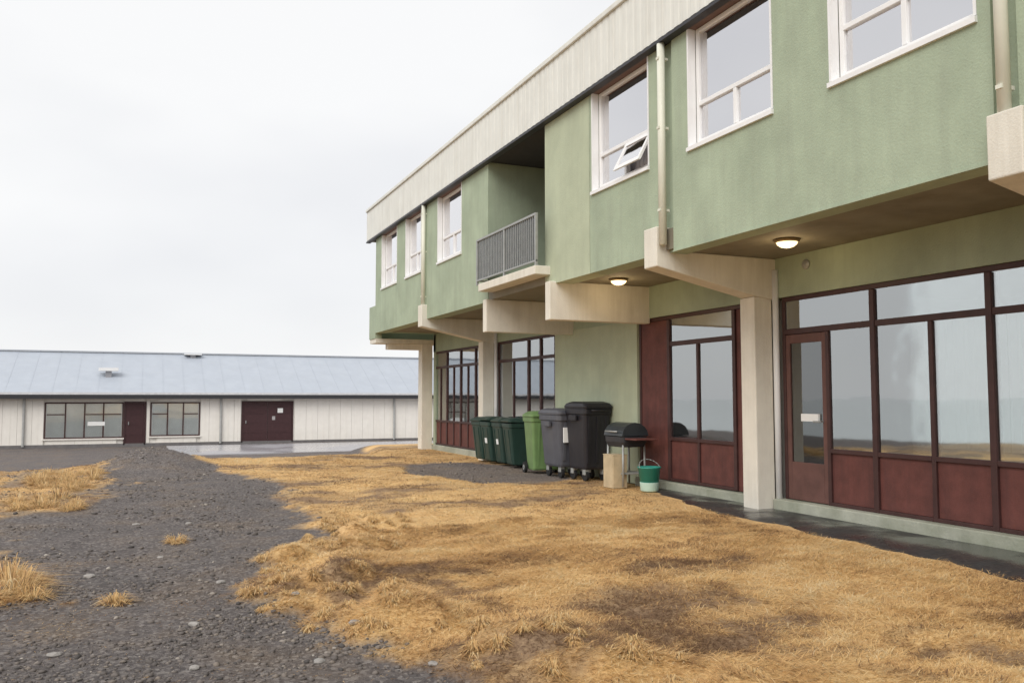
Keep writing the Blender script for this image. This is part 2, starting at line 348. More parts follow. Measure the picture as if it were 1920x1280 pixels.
def grass_mat():
    m = bpy.data.materials.new('dry_grass_blades'); m.use_nodes = True; n = m.node_tree.nodes; l = m.node_tree.links; b = n['Principled BSDF']
    b.inputs['Roughness'].default_value = .7; b.inputs['Specular IOR Level'].default_value = .25
    a = n.new('ShaderNodeAttribute'); a.attribute_name = 'tone'; r = n.new('ShaderNodeValToRGB'); el = r.color_ramp.elements
    for _ in range(3): el.new(.5)
    for q, (p, c) in zip(el, ((0, (.24, .145, .085)), (.25, (.58, .35, .165)), (.5, (.86, .58, .27)), (.75, (.90, .66, .335)), (1, (.90, .74, .47)))): q.position = p; q.color = (*c, 1)
    l.new(a.outputs['Fac'], r.inputs[0]); l.new(r.outputs[0], b.inputs['Base Color'])
    geo = n.new('ShaderNodeNewGeometry'); nm = n.new('ShaderNodeVectorMath'); nm.operation = 'MULTIPLY_ADD'; nm.inputs[1].default_value = (.6, .6, .6); nm.inputs[2].default_value = (0, 0, .8)
    nn = n.new('ShaderNodeVectorMath'); nn.operation = 'NORMALIZE'; l.new(geo.outputs['Normal'], nm.inputs[0]); l.new(nm.outputs[0], nn.inputs[0]); l.new(nn.outputs[0], b.inputs['Normal'])
    tr = n.new('ShaderNodeBsdfTranslucent'); l.new(r.outputs[0], tr.inputs[0]); ms = n.new('ShaderNodeMixShader'); ms.inputs[0].default_value = .4   # dry blades let light through
    l.new(b.outputs[0], ms.inputs[1]); l.new(tr.outputs[0], ms.inputs[2]); l.new(ms.outputs[0], n['Material Output'].inputs[0])
    return m
GM = grass_mat()
def dens(x, y):
    g = gravel_mask(x, y)
    v = (1 - g)*(1 - .5*bare_mask(x, y)) + .05*g + .30*g*sst(.55, .72, fbm(x*1.3, y*1.3, 3, 52))
    ed = np.interp(y, [-8, 3, 4.6, 7.2, 8.6, 10.2, 10.9, 11.35, 30], [6.1, 6.2, 6.25, 6.42, 6.5, 6.85, 7.15, 7.33, 7.38])
    v = v*sst(.08, -.25, x - ed + (fbm(x*3, y*3, 2, 14) - .5)*.3)
    d = np.hypot(x, y)
    inside = (np.arctan2(x, y) > R(-11)) & (np.arctan2(x, y) < R(58))
    return np.where(inside, v, v*.12)
parts = [grass(560000, -1.6, 6.8, 2.2, 9, dens, .04, .13, .0036, 1), grass(260000, -2.6, 7.3, 9, 23.5, dens, .04, .11, .0055, 2)]
off = 0; Vs = []; Fs = []; Ts = []
for V, F, T in parts: Vs.append(V); Fs.append(F + off); Ts.append(T); off += len(V)
me = np_mesh('dry_grass', np.concatenate(Vs), np.concatenate(Fs)); fattr(me, 'tone', np.concatenate(Ts))
tag(link('dry_grass', me, GM), 'matted straw coloured dry grass growing over the open ground', 'grass', kind='stuff')

def tussock(x, y, rad, n, seed):
    r = np.random.default_rng(seed); a = r.uniform(0, 2*np.pi, n); q = rad*np.sqrt(r.uniform(0, 1, n))
    px = x + q*np.cos(a)*.6; py = y + q*np.sin(a)*.6; z = gh(px, py) - .01
    Ln = r.uniform(.6, 1.25, n)*rad*1.05; lean = np.clip(.65 + .85*q/rad + r.normal(0, .18, n), .1, 1.5); aa = a + r.normal(0, .5, n)
    dx, dy = np.cos(aa), np.sin(aa); W = r.uniform(.004, .009, n); b = aa + np.pi/2; s = np.stack([np.cos(b)*W/2, np.sin(b)*W/2, 0*W], -1)
    p = np.stack([px, py, z], -1); hx = np.sin(lean)*Ln; hz = np.abs(np.cos(lean))*Ln
    m1 = p + np.stack([dx*hx*.4, dy*hx*.4, hz*.75 + .02], -1); tip = p + np.stack([dx*hx, dy*hx, hz*.8], -1)
    V = np.stack([p - s, p + s, m1 + s*.8, m1 - s*.8, tip], 1).reshape(-1, 3); o = np.arange(n)[:, None]*5
    return V, np.concatenate([o + [0,1,2], o + [0,2,3], o + [3,2,4]], 0), np.repeat(np.clip(r.normal(.50, .24, n), 0, 1), 5)
TU = []; r_ = np.random.default_rng(5)
for y in np.arange(3.4, 10.2, .16):
    x = float(np.interp(y, *zip(*XR)))
    for _ in range(3): TU.append((x + r_.uniform(-.15, .9), y + r_.uniform(-.12, .12), r_.uniform(.03, .085)))
TU += [(-.85, 7.5, .28), (-.95, 7.9, .22), (-.7, 7.2, .16), (-1.0, 7.1, .2), (-.14, 6.95, .12), (.36, 9.4, .12)]
TU += [(r_.uniform(-1.7, -.7), r_.uniform(12.5, 19), r_.uniform(.12, .24)) for _ in range(34)]
off = 0; Vs = []; Fs = []; Ts = []
for i, (x, y, q) in enumerate(TU):
    V, F, T = tussock(x, y, q, int(110 + 700*q), 100 + i); Vs.append(V); Fs.append(F + off); Ts.append(T); off += len(V)
me = np_mesh('grass_tussocks', np.concatenate(Vs), np.concatenate(Fs)); fattr(me, 'tone', np.concatenate(Ts))
tag(link('grass_tussocks', me, GM), 'raised tufts of dry yellow grass along the edge of the gravel', 'grass', kind='stuff')

bm = bmesh.new(); bmesh.ops.create_icosphere(bm, subdivisions=1, radius=1); ICO = np.array([v.co[:] for v in bm.verts]); ICF = np.array([[v.index for v in f.verts] for f in bm.faces]); bm.free()
def stones(n, x0, x1, y0, y1, smin, smax, seed, keep):
    r = np.random.default_rng(seed); x = r.uniform(x0, x1, n); y = r.uniform(y0, y1, n); k = r.uniform(0, 1, n) < keep(x, y); x, y = x[k], y[k]; n = len(x)
    s = smin*(smax/smin)**(r.uniform(0, 1, n)**2.6); z = gh(x, y) + s*.15
    sc = s[:, None]*np.stack([r.uniform(.7, 1.3, n), r.uniform(.7, 1.3, n), r.uniform(.4, .8, n)], -1)
    V = ICO[None]*(1 + r.uniform(-.42, .30, (n, 12, 1)))*sc[:, None, :]
    a = r.uniform(0, 2*np.pi, n); c, s_ = np.cos(a)[:, None], np.sin(a)[:, None]
    V = np.stack([V[..., 0]*c - V[..., 1]*s_, V[..., 0]*s_ + V[..., 1]*c, V[..., 2]], -1) + np.stack([x, y, z], -1)[:, None, :]
    F = (ICF[None] + (np.arange(n)*12)[:, None, None]).reshape(-1, 3)
    return V.reshape(-1, 3), F, np.repeat(np.clip(r.normal(.4, .25, n), 0, 1), 12)
gk = lambda x, y: np.where(np.arctan2(x, y) > R(-12), gravel_mask(x, y)*(.10 + .9*sst(.38, .68, fbm(x*1.1, y*1.1, 3, 23))), 0)
P1 = stones(60000, -1.5, 3.2, 2.6, 9, .004, .024, 3, gk); P2 = stones(26000, -2.2, 7.2, 9, 23, .008, .032, 4, gk)
me = np_mesh('gravel', np.concatenate([P1[0], P2[0]]), np.concatenate([P1[1], P2[1] + len(P1[0])])); fattr(me, 'tone', np.concatenate([P1[2], P2[2]]))
gm = bpy.data.materials.new('gravel_stone'); gm.use_nodes = True; n = gm.node_tree.nodes; b = n['Principled BSDF']; b.inputs['Roughness'].default_value = .85
a = n.new('ShaderNodeAttribute'); a.attribute_name = 'tone'; r = n.new('ShaderNodeValToRGB'); el = r.color_ramp.elements
for _ in range(2): el.new(.5)
for q, (p, c) in zip(el, ((0, (.07, .062, .058)), (.45, (.155, .132, .118)), (.8, (.21, .175, .145)), (1, (.38, .34, .30)))): q.position = p; q.color = (*c, 1)
gm.node_tree.links.new(a.outputs['Fac'], r.inputs[0]); gm.node_tree.links.new(r.outputs[0], b.inputs['Base Color'])
tag(link('gravel', me, gm), 'loose dark grey gravel covering the bare track', 'gravel', kind='stuff')
# single larger pale stones that stand out on the track
def stone_mesh(seed):
    r = random.Random(seed); bm = bmesh.new(); bmesh.ops.create_icosphere(bm, subdivisions=2, radius=1)
    for v in bm.verts: v.co *= 1 + r.uniform(-.12, .12); v.co.z *= .55; v.co.x *= 1.25
    me = bpy.data.meshes.new('stone'); bm.to_mesh(me); bm.free(); return me
SM = [stone_mesh(i) for i in range(4)]
for i, (x, y, q) in enumerate([(-.02,11.2,.06),(.55,10.9,.065),(-.35,7.9,.07),(1.05,6.35,.05),(.35,6.0,.055),(1.25,5.35,.05),(.3,5.0,.045),(-.42,5.6,.05),(.95,4.9,.05),(1.5,4.55,.04),(.62,7.3,.055),(.2,8.6,.05)]):
    o = link('stone', SM[i % 4], STONE, loc=(x, y, float(gh(x, y)) + q*.1), rotz=i*1.3); o.scale = (q*.62, q*.62, q*.55)
    tag(o, 'fist sized pale grey stone lying on the dark gravel track', 'stone', 'pale stones on the gravel track')

# ---------------------------------------------------------------- green building
WX, UX, FX = 7.40, 5.72, 5.62           # ground floor wall, upper facade, fascia
Y0, Y1 = -9.7, 22.45
GZ0, EV = 3.12, 5.69                     # underside of the upper storey, eave
B = empty('green_building', (WX, 8, 0), 'long two storey green rendered building with overhanging upper floor and white fascia', 'building')
BI = B.matrix_world.copy()
class Part(MB): pass
def bp(name, mb, m, parent=B, bevel=0., smooth=False):
    """build in world coordinates, under the building or one of its parts"""
    o = mb.build(name, m, None, smooth, bevel)
    o.parent = parent; root = Vector((WX, 8, 0)) if parent is B else Vector((0, 0, 0))
    o.matrix_parent_inverse = Matrix.Translation(-root) if parent is B else Matrix.Identity(4)
    if parent is not B: o.matrix_parent_inverse = Matrix.Identity(4)
    return o
bx = lambda *b: MB().box(*b)

SILL, HEAD = 4.24, 5.66
wins = {}
def facade(y0, y1, wl, m=GREEN, z0=GZ0):
    ys = [y0]; holes = []
    for a, b in wl: ys += [a, b]
    ys.append(y1)
    for i in range(len(wl)): holes.append((2*i + 1, 1))
    bp('wall_panel', grid_wall(UX, UX + .3, ys, [z0, SILL, EV], holes), m)
BAY = 4.65
brk = [-5.07, -.42, 4.23, 8.86, 18.19]            # far faces of the haunched brackets
WINS = [(-4.96,-3.43),(-2.67,-1.22),(-.31,1.22),(1.98,3.43),(4.36,5.87),(6.63,8.08),(8.90,10.38),(15.70,17.20),(18.36,19.62),(20.36,21.84)]
facade(-9.7, -5.24, [])
facade(-5.05, -.60, WINS[0:2]); facade(-.40, 4.05, WINS[2:4]); facade(4.25, 8.40, WINS[4:6])
facade(8.66, 10.44, WINS[6:7]); facade(10.455, 11.9, [], GREENB)
facade(14.3, 17.98, WINS[7:8]); facade(18.24, 22.45, WINS[8:10])
for a, b in ((-5.24,-5.05),(-.60,-.40),(4.05,4.25),(8.40,8.66),(17.98,18.24)):
    bp('joint_strip', bx(UX + .07, UX + .3, a, b, GZ0, EV), GREEN)
# green end parapet past the last bay
bp('end_parapet', grid_wall(UX, UX + .18, [22.452, 23.1], [2.98, 3.86], []), GREEN)
bp('end_parapet', bx(UX + .18, 14, 22.95, 23.1, 2.98, 3.86), GREEN)
bp('end_wall', bx(UX + .3, 14.6, 22.2, 22.44, GZ0 + .02, EV), GREEN)
bp('end_balcony_slab', bx(UX + .02, 14, 22.455, 23.08, 2.86, 2.978), CREAM)

def upper_window(y0, y1, opened=False):
    x = UX + .10; t = .055
    fr = MB()
    fr.box(x, x + .07, y0 + .03, y0 + .03 + t, SILL + .05, HEAD); fr.box(x, x + .07, y1 - .03 - t, y1 - .03, SILL + .05, HEAD)
    fr.box(x, x + .07, y0 + .03 + t, y1 - .03 - t, SILL + .05, SILL + .05 + t); fr.box(x, x + .07, y0 + .03 + t, y1 - .03 - t, HEAD - .05, HEAD - .002)
    wd = bp('window', fr, WHITE, bevel=.006)
    a, b = y0 + .03 + t, y1 - .03 - t; c, d = SILL + .05 + t, HEAD - .05; tz = SILL + .50; ym = (a + b)/2
    bp('transom', bx(x - .004, x + .066, a, b, tz, tz + .05), WHITE, wd, .005)
    bp('mullion', bx(x - .002, x + .064, ym - .027, ym + .027, c, tz), WHITE, wd, .005)
    for ya, yb in ((y1 - .028, y1 - .002), (y0 + .002, y0 + .028)): bp('lining', bx(UX - .006, x - .003, ya, yb, SILL + .03, HEAD), WHITE, wd)
    bp('sill', MB().add([(UX-.03,y0-.004,SILL-.03),(x,y0-.004,SILL-.03),(x,y0-.004,SILL+.05),(UX-.03,y0-.004,SILL+.015),(UX-.03,y1+.004,SILL-.03),(x,y1+.004,SILL-.03),(x,y1+.004,SILL+.05),(UX-.03,y1+.004,SILL+.015)],
        [(0,1,2,3),(4,7,6,5),(0,3,7,4),(3,2,6,7),(1,0,4,5),(2,1,5,6)]), WHITE, wd)
    bp('head_board', bx(UX - .09, x + .09, y0 + .004, y1 - .004, HEAD + .002, EV - .004), mat('brown_head_board', (.17, .105, .085), .7, .15, 5), wd)
    g = x + .03
    bp('pane', bx(g, g + .008, a, b, tz + .05, d), GLASSU, wd)
    bp('pane', bx(g, g + .008, ym + .027, b, c, tz), GLASSU, wd)
    if not opened: bp('pane', bx(g, g + .008, a, ym - .027, c, tz), GLASSU, wd)
    else:   # casement hung at the top, pushed outwards
        h = tz - c; o = .20
        def q(y, s, dx=0): return (x - .012 - o*s + dx, y, tz - h*s*.97)
        fr = MB()
        for ya, yb, s0, s1 in ((a,a+.05,0,1),(ym-.08,ym-.03,0,1),(a+.05,ym-.08,0,.13),(a+.05,ym-.08,.86,1)):
            fr.add([q(ya,s0),q(yb,s0),q(yb,s1),q(ya,s1),q(ya,s0,.035),q(yb,s0,.035),q(yb,s1,.035),q(ya,s1,.035)], [(0,1,2,3),(7,6,5,4),(0,4,5,1),(1,5,6,2),(2,6,7,3),(3,7,4,0)])
        bp('open_sash', fr, WHITE, wd)
        bp('pane', MB().add([q(a+.05,.13,.015),q(ym-.08,.13,.015),q(ym-.08,.86,.015),q(a+.05,.86,.015),q(a+.05,.13,.022),q(ym-.08,.13,.022),q(ym-.08,.86,.022),q(a+.05,.86,.022)], [(0,1,2,3),(7,6,5,4),(0,4,5,1),(1,5,6,2),(2,6,7,3),(3,7,4,0)]), GLASSU, wd)
    # gathered curtain behind the glass
    mb = MB(); k = 60; xs = [x + .17 + .022*math.sin(i*1.25) for i in range(k + 1)]; yy = [y0 + (y1 - y0)*i/k for i in range(k + 1)]
    for i in range(k): mb.add([(xs[i],yy[i],SILL+.02),(xs[i+1],yy[i+1],SILL+.02),(xs[i+1],yy[i+1],HEAD),(xs[i],yy[i],HEAD)], [(0,1,2,3)])
    bp('curtain', mb, CURT, wd)
for a, b in WINS: upper_window(a, b, a == 8.90)

# roof: corrugated fascia sheets, capping, soffit, deck
mb = MB(); prof = []
pw = 1.0; nr = 6
for i in range(nr):
    p = pw/nr; y = i*p
    prof += [(0, y), (0, y + p*.5), (.006, y + p*.6), (.006, y + p*.9)]
prof.append((0, pw))
for (xa, ya), (xb, yb) in zip(prof[:-1], prof[1:]):
    mb.add([(xa, ya, 0), (xb, yb, 0), (xb, yb, .80), (xa, ya, .80)], [(0, 1, 2, 3)])
    mb.add([(.035, ya, 0), (.035, yb, 0), (xb, yb, 0), (xa, ya, 0)], [(0, 1, 2, 3)])
fm = mb.mesh('fascia_sheet'); fm.materials.append(FASC)
for i in range(33):
    o = bpy.data.objects.new('fascia_sheet', fm); COL.objects.link(o); o.parent = B; o.location = (FX - WX, -9.9 + i*1.0 - 8, EV + .02)
bp('fascia_core', bx(FX + .04, FX + .095, -9.9, 23.1, EV + .004, EV + .80), DARKM)
bp('fascia_drip', bx(FX - .012, FX + .10, -9.9, 23.12, EV - .035, EV + .003), DARKM)
bp('roof_capping', bx(FX - .035, FX + .4, -9.9, 23.13, EV + .822, EV + .90), FASC, bevel=.01)
bp('fascia_end', bx(FX + .1, 14.8, 23.05, 23.1, EV + .004, EV + .80), FASC)
bp('roof_deck', bx(FX + .1, 14.8, -9.9, 23.04, EV + .01, EV + .6), mat('roof_felt', (.06, .06, .062), .9))
# soffit of the overhang
bp('soffit', bx(UX + .02, 14.5, Y0, 22.44, GZ0 + .03, GZ0 + .28), SOFF)
bp('drip_edge', bx(UX - .012, UX + .05, 4.25, 8.40, GZ0 - .02, GZ0 - .002), GREEN)

# haunched brackets and columns
def bracket(yf):
    po = {4.23: .11, 18.19: .2}.get(yf, .335); pz = 3.20 if po > .3 else 3.42
    ya, yb = yf - .28, yf
    p = [(5.60, 2.95), (5.60, 3.43), (5.80, 3.43), (5.80, GZ0 + .029), (7.39, GZ0 + .029), (7.39, 2.62), (7.05, 2.66)]
    v = [(x, ya, z) for x, z in p] + [(x, yb, z) for x, z in p]; k = len(p)
    bp('bracket', MB().add(v, [tuple(range(k)), tuple(reversed(range(k, 2*k)))] + [(i, i + k, (i+1) % k + k, (i+1) % k) for i in range(k)]), CREAM, bevel=.012)
    bp('column', bx(7.05, 7.33, yf - .26, yf + .02, -.15, 2.655), CREAM, bevel=.014)
    bp('downpipe', MB().tube((UX - .065, yf - po, pz), (UX - .065, yf - po, EV - .04), .048, 14), CREAMP, smooth=True)
    for z in (3.6, 4.6, 5.45): bp('pipe_clip', bx(UX - .12, UX + .02, yf - po - .025, yf - po + .025, z, z + .03), CREAMP)
    bp('column_pipe', MB().tube((7.355, yf - .30, .05), (7.355, yf - .30, 3.0), .04, 14), WHITE, smooth=True)
for y in brk: bracket(y)
bp('column', bx(7.05, 7.36, 22.5, 22.83, -.4, 2.86), CREAM, bevel=.014)
bp('end_bracket', bx(6.1, 7.36, 22.55, 22.8, 2.70, 2.858), CREAM, bevel=.01)
for yf in (11.70, 14.30): bp('beam', bx(UX - .10, 7.39, yf - .17, yf, 2.56, GZ0 + .028), CREAM, bevel=.012)

# balcony recess
bp('recess_wall', bx(UX + .302, 7.3, 11.74, 11.9, GZ0 + .285, EV), GREEN)
bp('recess_wall', bx(UX + .302, 7.3, 14.3, 14.46, GZ0 + .285, EV), GREEN)
bp('recess_back_wall', bx(7.3, 7.5, 11.74, 14.46, GZ0 + .285, EV), mat('brown_boarding', (.10, .065, .05), .8, .2, 5))
bp('balcony_door', bx(7.25, 7.298, 12.2, 13.1, 3.43, 5.4), DARKW, bevel=.01)
bp('balcony_slab', bx(5.46, UX + .4, 11.72, 14.12, 3.27, 3.405), CREAM, bevel=.01)
bp('balcony_floor', bx(UX + .401, 7.29, 11.9, 14.3, 3.402, 3.42), PLINTH)
rl = MB(); rx = 5.50
rl.box(rx - .02, rx + .02, 11.74, 14.28, 4.19, 4.225); rl.box(rx - .015, rx + .015, 11.74, 14.28, 3.47, 3.495)
for y in (11.74, 12.99, 14.24): rl.box(rx - .019, rx + .019, y, y + .04, 3.40, 4.189)
rail = bp('balcony_railing', rl, GREYM)
rl = MB(); rl.box(rx + .021, UX - .002, 14.25, 14.275, 4.19, 4.225); rl.box(rx + .021, UX - .002, 14.25, 14.275, 3.47, 3.495)
bp('return_rail', rl, GREYM, rail)
bar = bx(rx - .007, rx + .007, 0, .014, 3.496, 4.189).mesh('bar'); bar.materials.append(GREYM)
for i in range(34):
    o = bpy.data.objects.new('bar', bar); COL.objects.link(o); o.parent = rail; o.location = (0, 11.80 + i*.0735, 0)
bp('mesh_infill', bx(rx + .012, rx + .016, 11.78, 14.24, 3.5, 4.185), glass('smoked_infill', .10, (.55, .56, .56)), rail)

# ground floor wall
bp('lintel_wall', bx(WX - .02, WX + .2, Y0, 22.5, 2.645, GZ0 + .028), GREEN)
bp('wall', bx(WX - .03, WX + .2, 11.90, 14.90, 0, 2.643), GREENB)
bp('plinth', bx(WX - .13, WX + .25, Y0, 8.58, -.25, .13), PLINTH, bevel=.012)
bp('plinth', bx(WX - .09, WX + .25, 8.90, 11.90, -.25, .12), PLINTH, bevel=.012)
bp('plinth', bx(WX - .06, WX + .25, 14.9, 22.48, -.35, .12), PLINTH, bevel=.012)

def window_wall(y0, y1, posts, thin=(), solid=(), door=None, solid_all=()):
    """timber glazed screen: posts full height, thin mullions under the transom, kick panels below"""
    P = sorted(posts); zb, zk, zt, zh = .131, .74, 2.17, 2.645
    fr = MB().box(WX, WX + .10, y0, y1, zh - .06, zh - .002)
    fr.box(WX, WX + .10, y0, y0 + .05, zb, zh - .06); fr.box(WX, WX + .10, y1 - .05, y1, zb, zh - .06)
    ww = bp('window_wall', fr, DARKW, bevel=.006)
    for p in P: bp('post', bx(WX - .012, WX + .09, p - .034, p + .034, zb, zh - .062), DARKW, ww, .006)
    allp = [y0] + P + [y1]
    for a, b in zip(allp[:-1], allp[1:]):
        lo = a + (.05 if a == y0 else .034); hi = b - (.05 if b == y1 else .034)
        if any(s0 <= (a + b)/2 <= s1 for s0, s1 in solid_all):
            bp('boarded_panel', bx(WX + .015, WX + .07, lo, hi, zb, zh - .062), REDW, ww, .005); continue
        bp('transom', bx(WX - .004, WX + .085, lo, hi, zt, zt + .07), DARKW, ww, .005)
        bp('pane', bx(WX + .018, WX + .026, lo, hi, zt + .07, zh - .062), GLASS, ww)
        sub = [lo] + [t for t in thin if lo < t < hi] + [hi]
        for t in sub[1:-1]: bp('mullion', bx(WX - .006, WX + .08, t - .026, t + .026, zb, zt - .001), DARKW, ww, .005)
        for i, (c, d) in enumerate(zip(sub[:-1], sub[1:])):
            c2 = c + (.026 if i else 0); d2 = d - (.026 if i < len(sub) - 2 else 0)
            if door and door[0] - .05 <= c2 and d2 <= door[1] + .05: continue
            bp('kick_rail', bx(WX - .008, WX + .082, c2, d2, zk, zk + .05), DARKW, ww, .004)
            bp('kick_rail', bx(WX - .008, WX + .082, c2, d2, zb, zb + .04), DARKW, ww, .004)
            bp('kick_panel', bx(WX + .02, WX + .06, c2, d2, zb + .04, zk), REDW, ww, .004)
            bp('pane', bx(WX + .018, WX + .026, c2, d2, zk + .05, zt), GLASS, ww)
            mb = MB(); k = 26; ph = c2*7
            for i in range(k):
                u0, u1 = c2 - .02 + (d2 - c2 + .04)*i/k, c2 - .02 + (d2 - c2 + .04)*(i + 1)/k
                x0, x1 = [WX + .24 + .018*math.sin(i_*1.3 + ph) for i_ in (i, i + 1)]
                mb.add([(x0,u0,.86),(x1,u1,.86),(x1,u1,zt+.1),(x0,u0,zt+.1)], [(0,1,2,3)])
            bp('curtain', mb, CURTG, ww)
    return ww
window_wall(Y0, 8.50, [7.05, 5.63, 4.20, 2.78, 1.36, -.06, -1.48, -2.9, -4.32, -5.74, -7.16, -8.58], [7.74, 6.30, 4.92, 3.49, 2.07, .65, -.77, -2.2, -3.6, -5.0, -6.45, -7.87, -9.1], door=(7.77, 8.46))
window_wall(8.92, 11.88, [9.46, 11.04], [10.30], solid_all=((11.04, 11.88), (8.92, 9.46)))
window_wall(14.95, 17.86, [15.62, 16.22], [17.0])
window_wall(18.24, 22.46, [19.3, 20.35, 21.4], [18.78, 19.83, 20.88, 21.92])
# glazed entrance door beside the near column
dy0, dy1 = 7.772, 8.446; zb, zt = .14, 2.165
d = bp('door', MB().box(WX + .005, WX + .055, dy0, dy0 + .065, zb, zt).box(WX + .005, WX + .055, dy1 - .065, dy1, zb, zt).box(WX + .005, WX + .055, dy0 + .065, dy1 - .065, zt - .11, zt).box(WX + .005, WX + .055, dy0 + .065, dy1 - .065, zb, zb + .46), mat('brown_door_paint', (.13, .062, .052), .6, .25, 5), bevel=.006)
bp('pane', bx(WX + .025, WX + .033, dy0 + .065, dy1 - .065, zb + .46, zt - .11), glass('door_glass', .16, (.45, .46, .44)), d)
bp('handle', MB().tube((WX - .045, dy0 + .05, 1.10), (WX - .045, dy0 + .17, 1.10), .011).tube((WX - .045, dy0 + .055, 1.10), (WX + .004, dy0 + .055, 1.10), .009), GREYM, d)
bp('letter_plate', bx(WX - .004, WX + .024, dy0 + .13, dy0 + .42, 1.10, 1.19), PAPER, d)
v = bp('vent_cover', MB().lathe([(.001, 0), (.06, 0), (.06, .02), (.04, .035), (.001, .04)], n=18), GREYM)
v.matrix_parent_inverse = Matrix.Identity(4); v.location = (WX - .022 - WX, 8.02 - 8, 3.0); v.rotation_euler = (0, R(-90), 0)

# interior shell so that the panes have rooms behind them
bp('interior_back_wall', bx(11.2, 11.4, Y0, 22.3, .02, GZ0), INTW)
bp('interior_floor', bx(WX + .26, 11.2, Y0, 22.3, -.05, .10), INTF)
bp('interior_ceiling', bx(WX + .22, 11.2, Y0, 22.3, 2.8, 2.84), INTW)
for y in (8.7, 11.8, 14.9, 18.0, 22.3): bp('partition', bx(WX + .22, 11.2, y, y + .1, .10, 2.8), INTW)
bp('upper_back_wall', bx(8.2, 8.4, Y0, 22.2, GZ0 + .29, EV), INTW)
for y in range(-8, 22, 3):
    if not 10.5 < y < 14.5: bp('upper_partition', bx(UX + .35, 8.2, y + .1, y + .2, GZ0 + .29, EV), INTW)
bp('end_wall', bx(WX - .02, 14.5, 22.3, 22.47, -.4, GZ0), GREEN)
bp('rear_wall', bx(14.5, 14.7, Y0, 22.47, -.4, EV), GREEN)

# ceiling lamps under the overhang
em = bpy.data.materials.new('lit_lamp_glass'); em.use_nodes = True; b = em.node_tree.nodes['Principled BSDF']
b.inputs['Base Color'].default_value = (.9, .8, .6, 1); b.inputs['Emission Color'].default_value = (1, .78, .42, 1); b.inputs['Emission Strength'].default_value = 1.6
for (x, y), lb in zip(((6.58, 7.45), (6.47, 10.94)), ('round lit ceiling lamp under the overhang in front of the glazed door', 'round lit ceiling lamp between the haunched bracket and the straight beam'  )):
    t = empty('ceiling_lamp', (x, y, GZ0 + .029), lb, 'lamp', 'lamps under the overhang'); t.scale = (.8, .8, .8)
    MB().lathe([(.001, 0), (.175, 0), (.18, -.02), (.165, -.045), (.15, -.046), (.15, -.03), (.001, -.03)], n=28).build('base_ring', mat('brass_ring', (.30, .22, .12), .4, .1, metal=.6), t, True)
    MB().lathe([(.001, -.032), (.148, -.034), (.135, -.07), (.095, -.10), (.04, -.115), (.001, -.117)], n=28).build('glass_bowl', em, t, True)
    li = bpy.data.lights.new('bulb', 'POINT'); li.energy = 3.0; li.color = (1, .75, .42); li.shadow_soft_size = .1
    lo = bpy.data.objects.new('bulb', li); COL.objects.link(lo); lo.parent = t; lo.location = (0, 0, -.2)

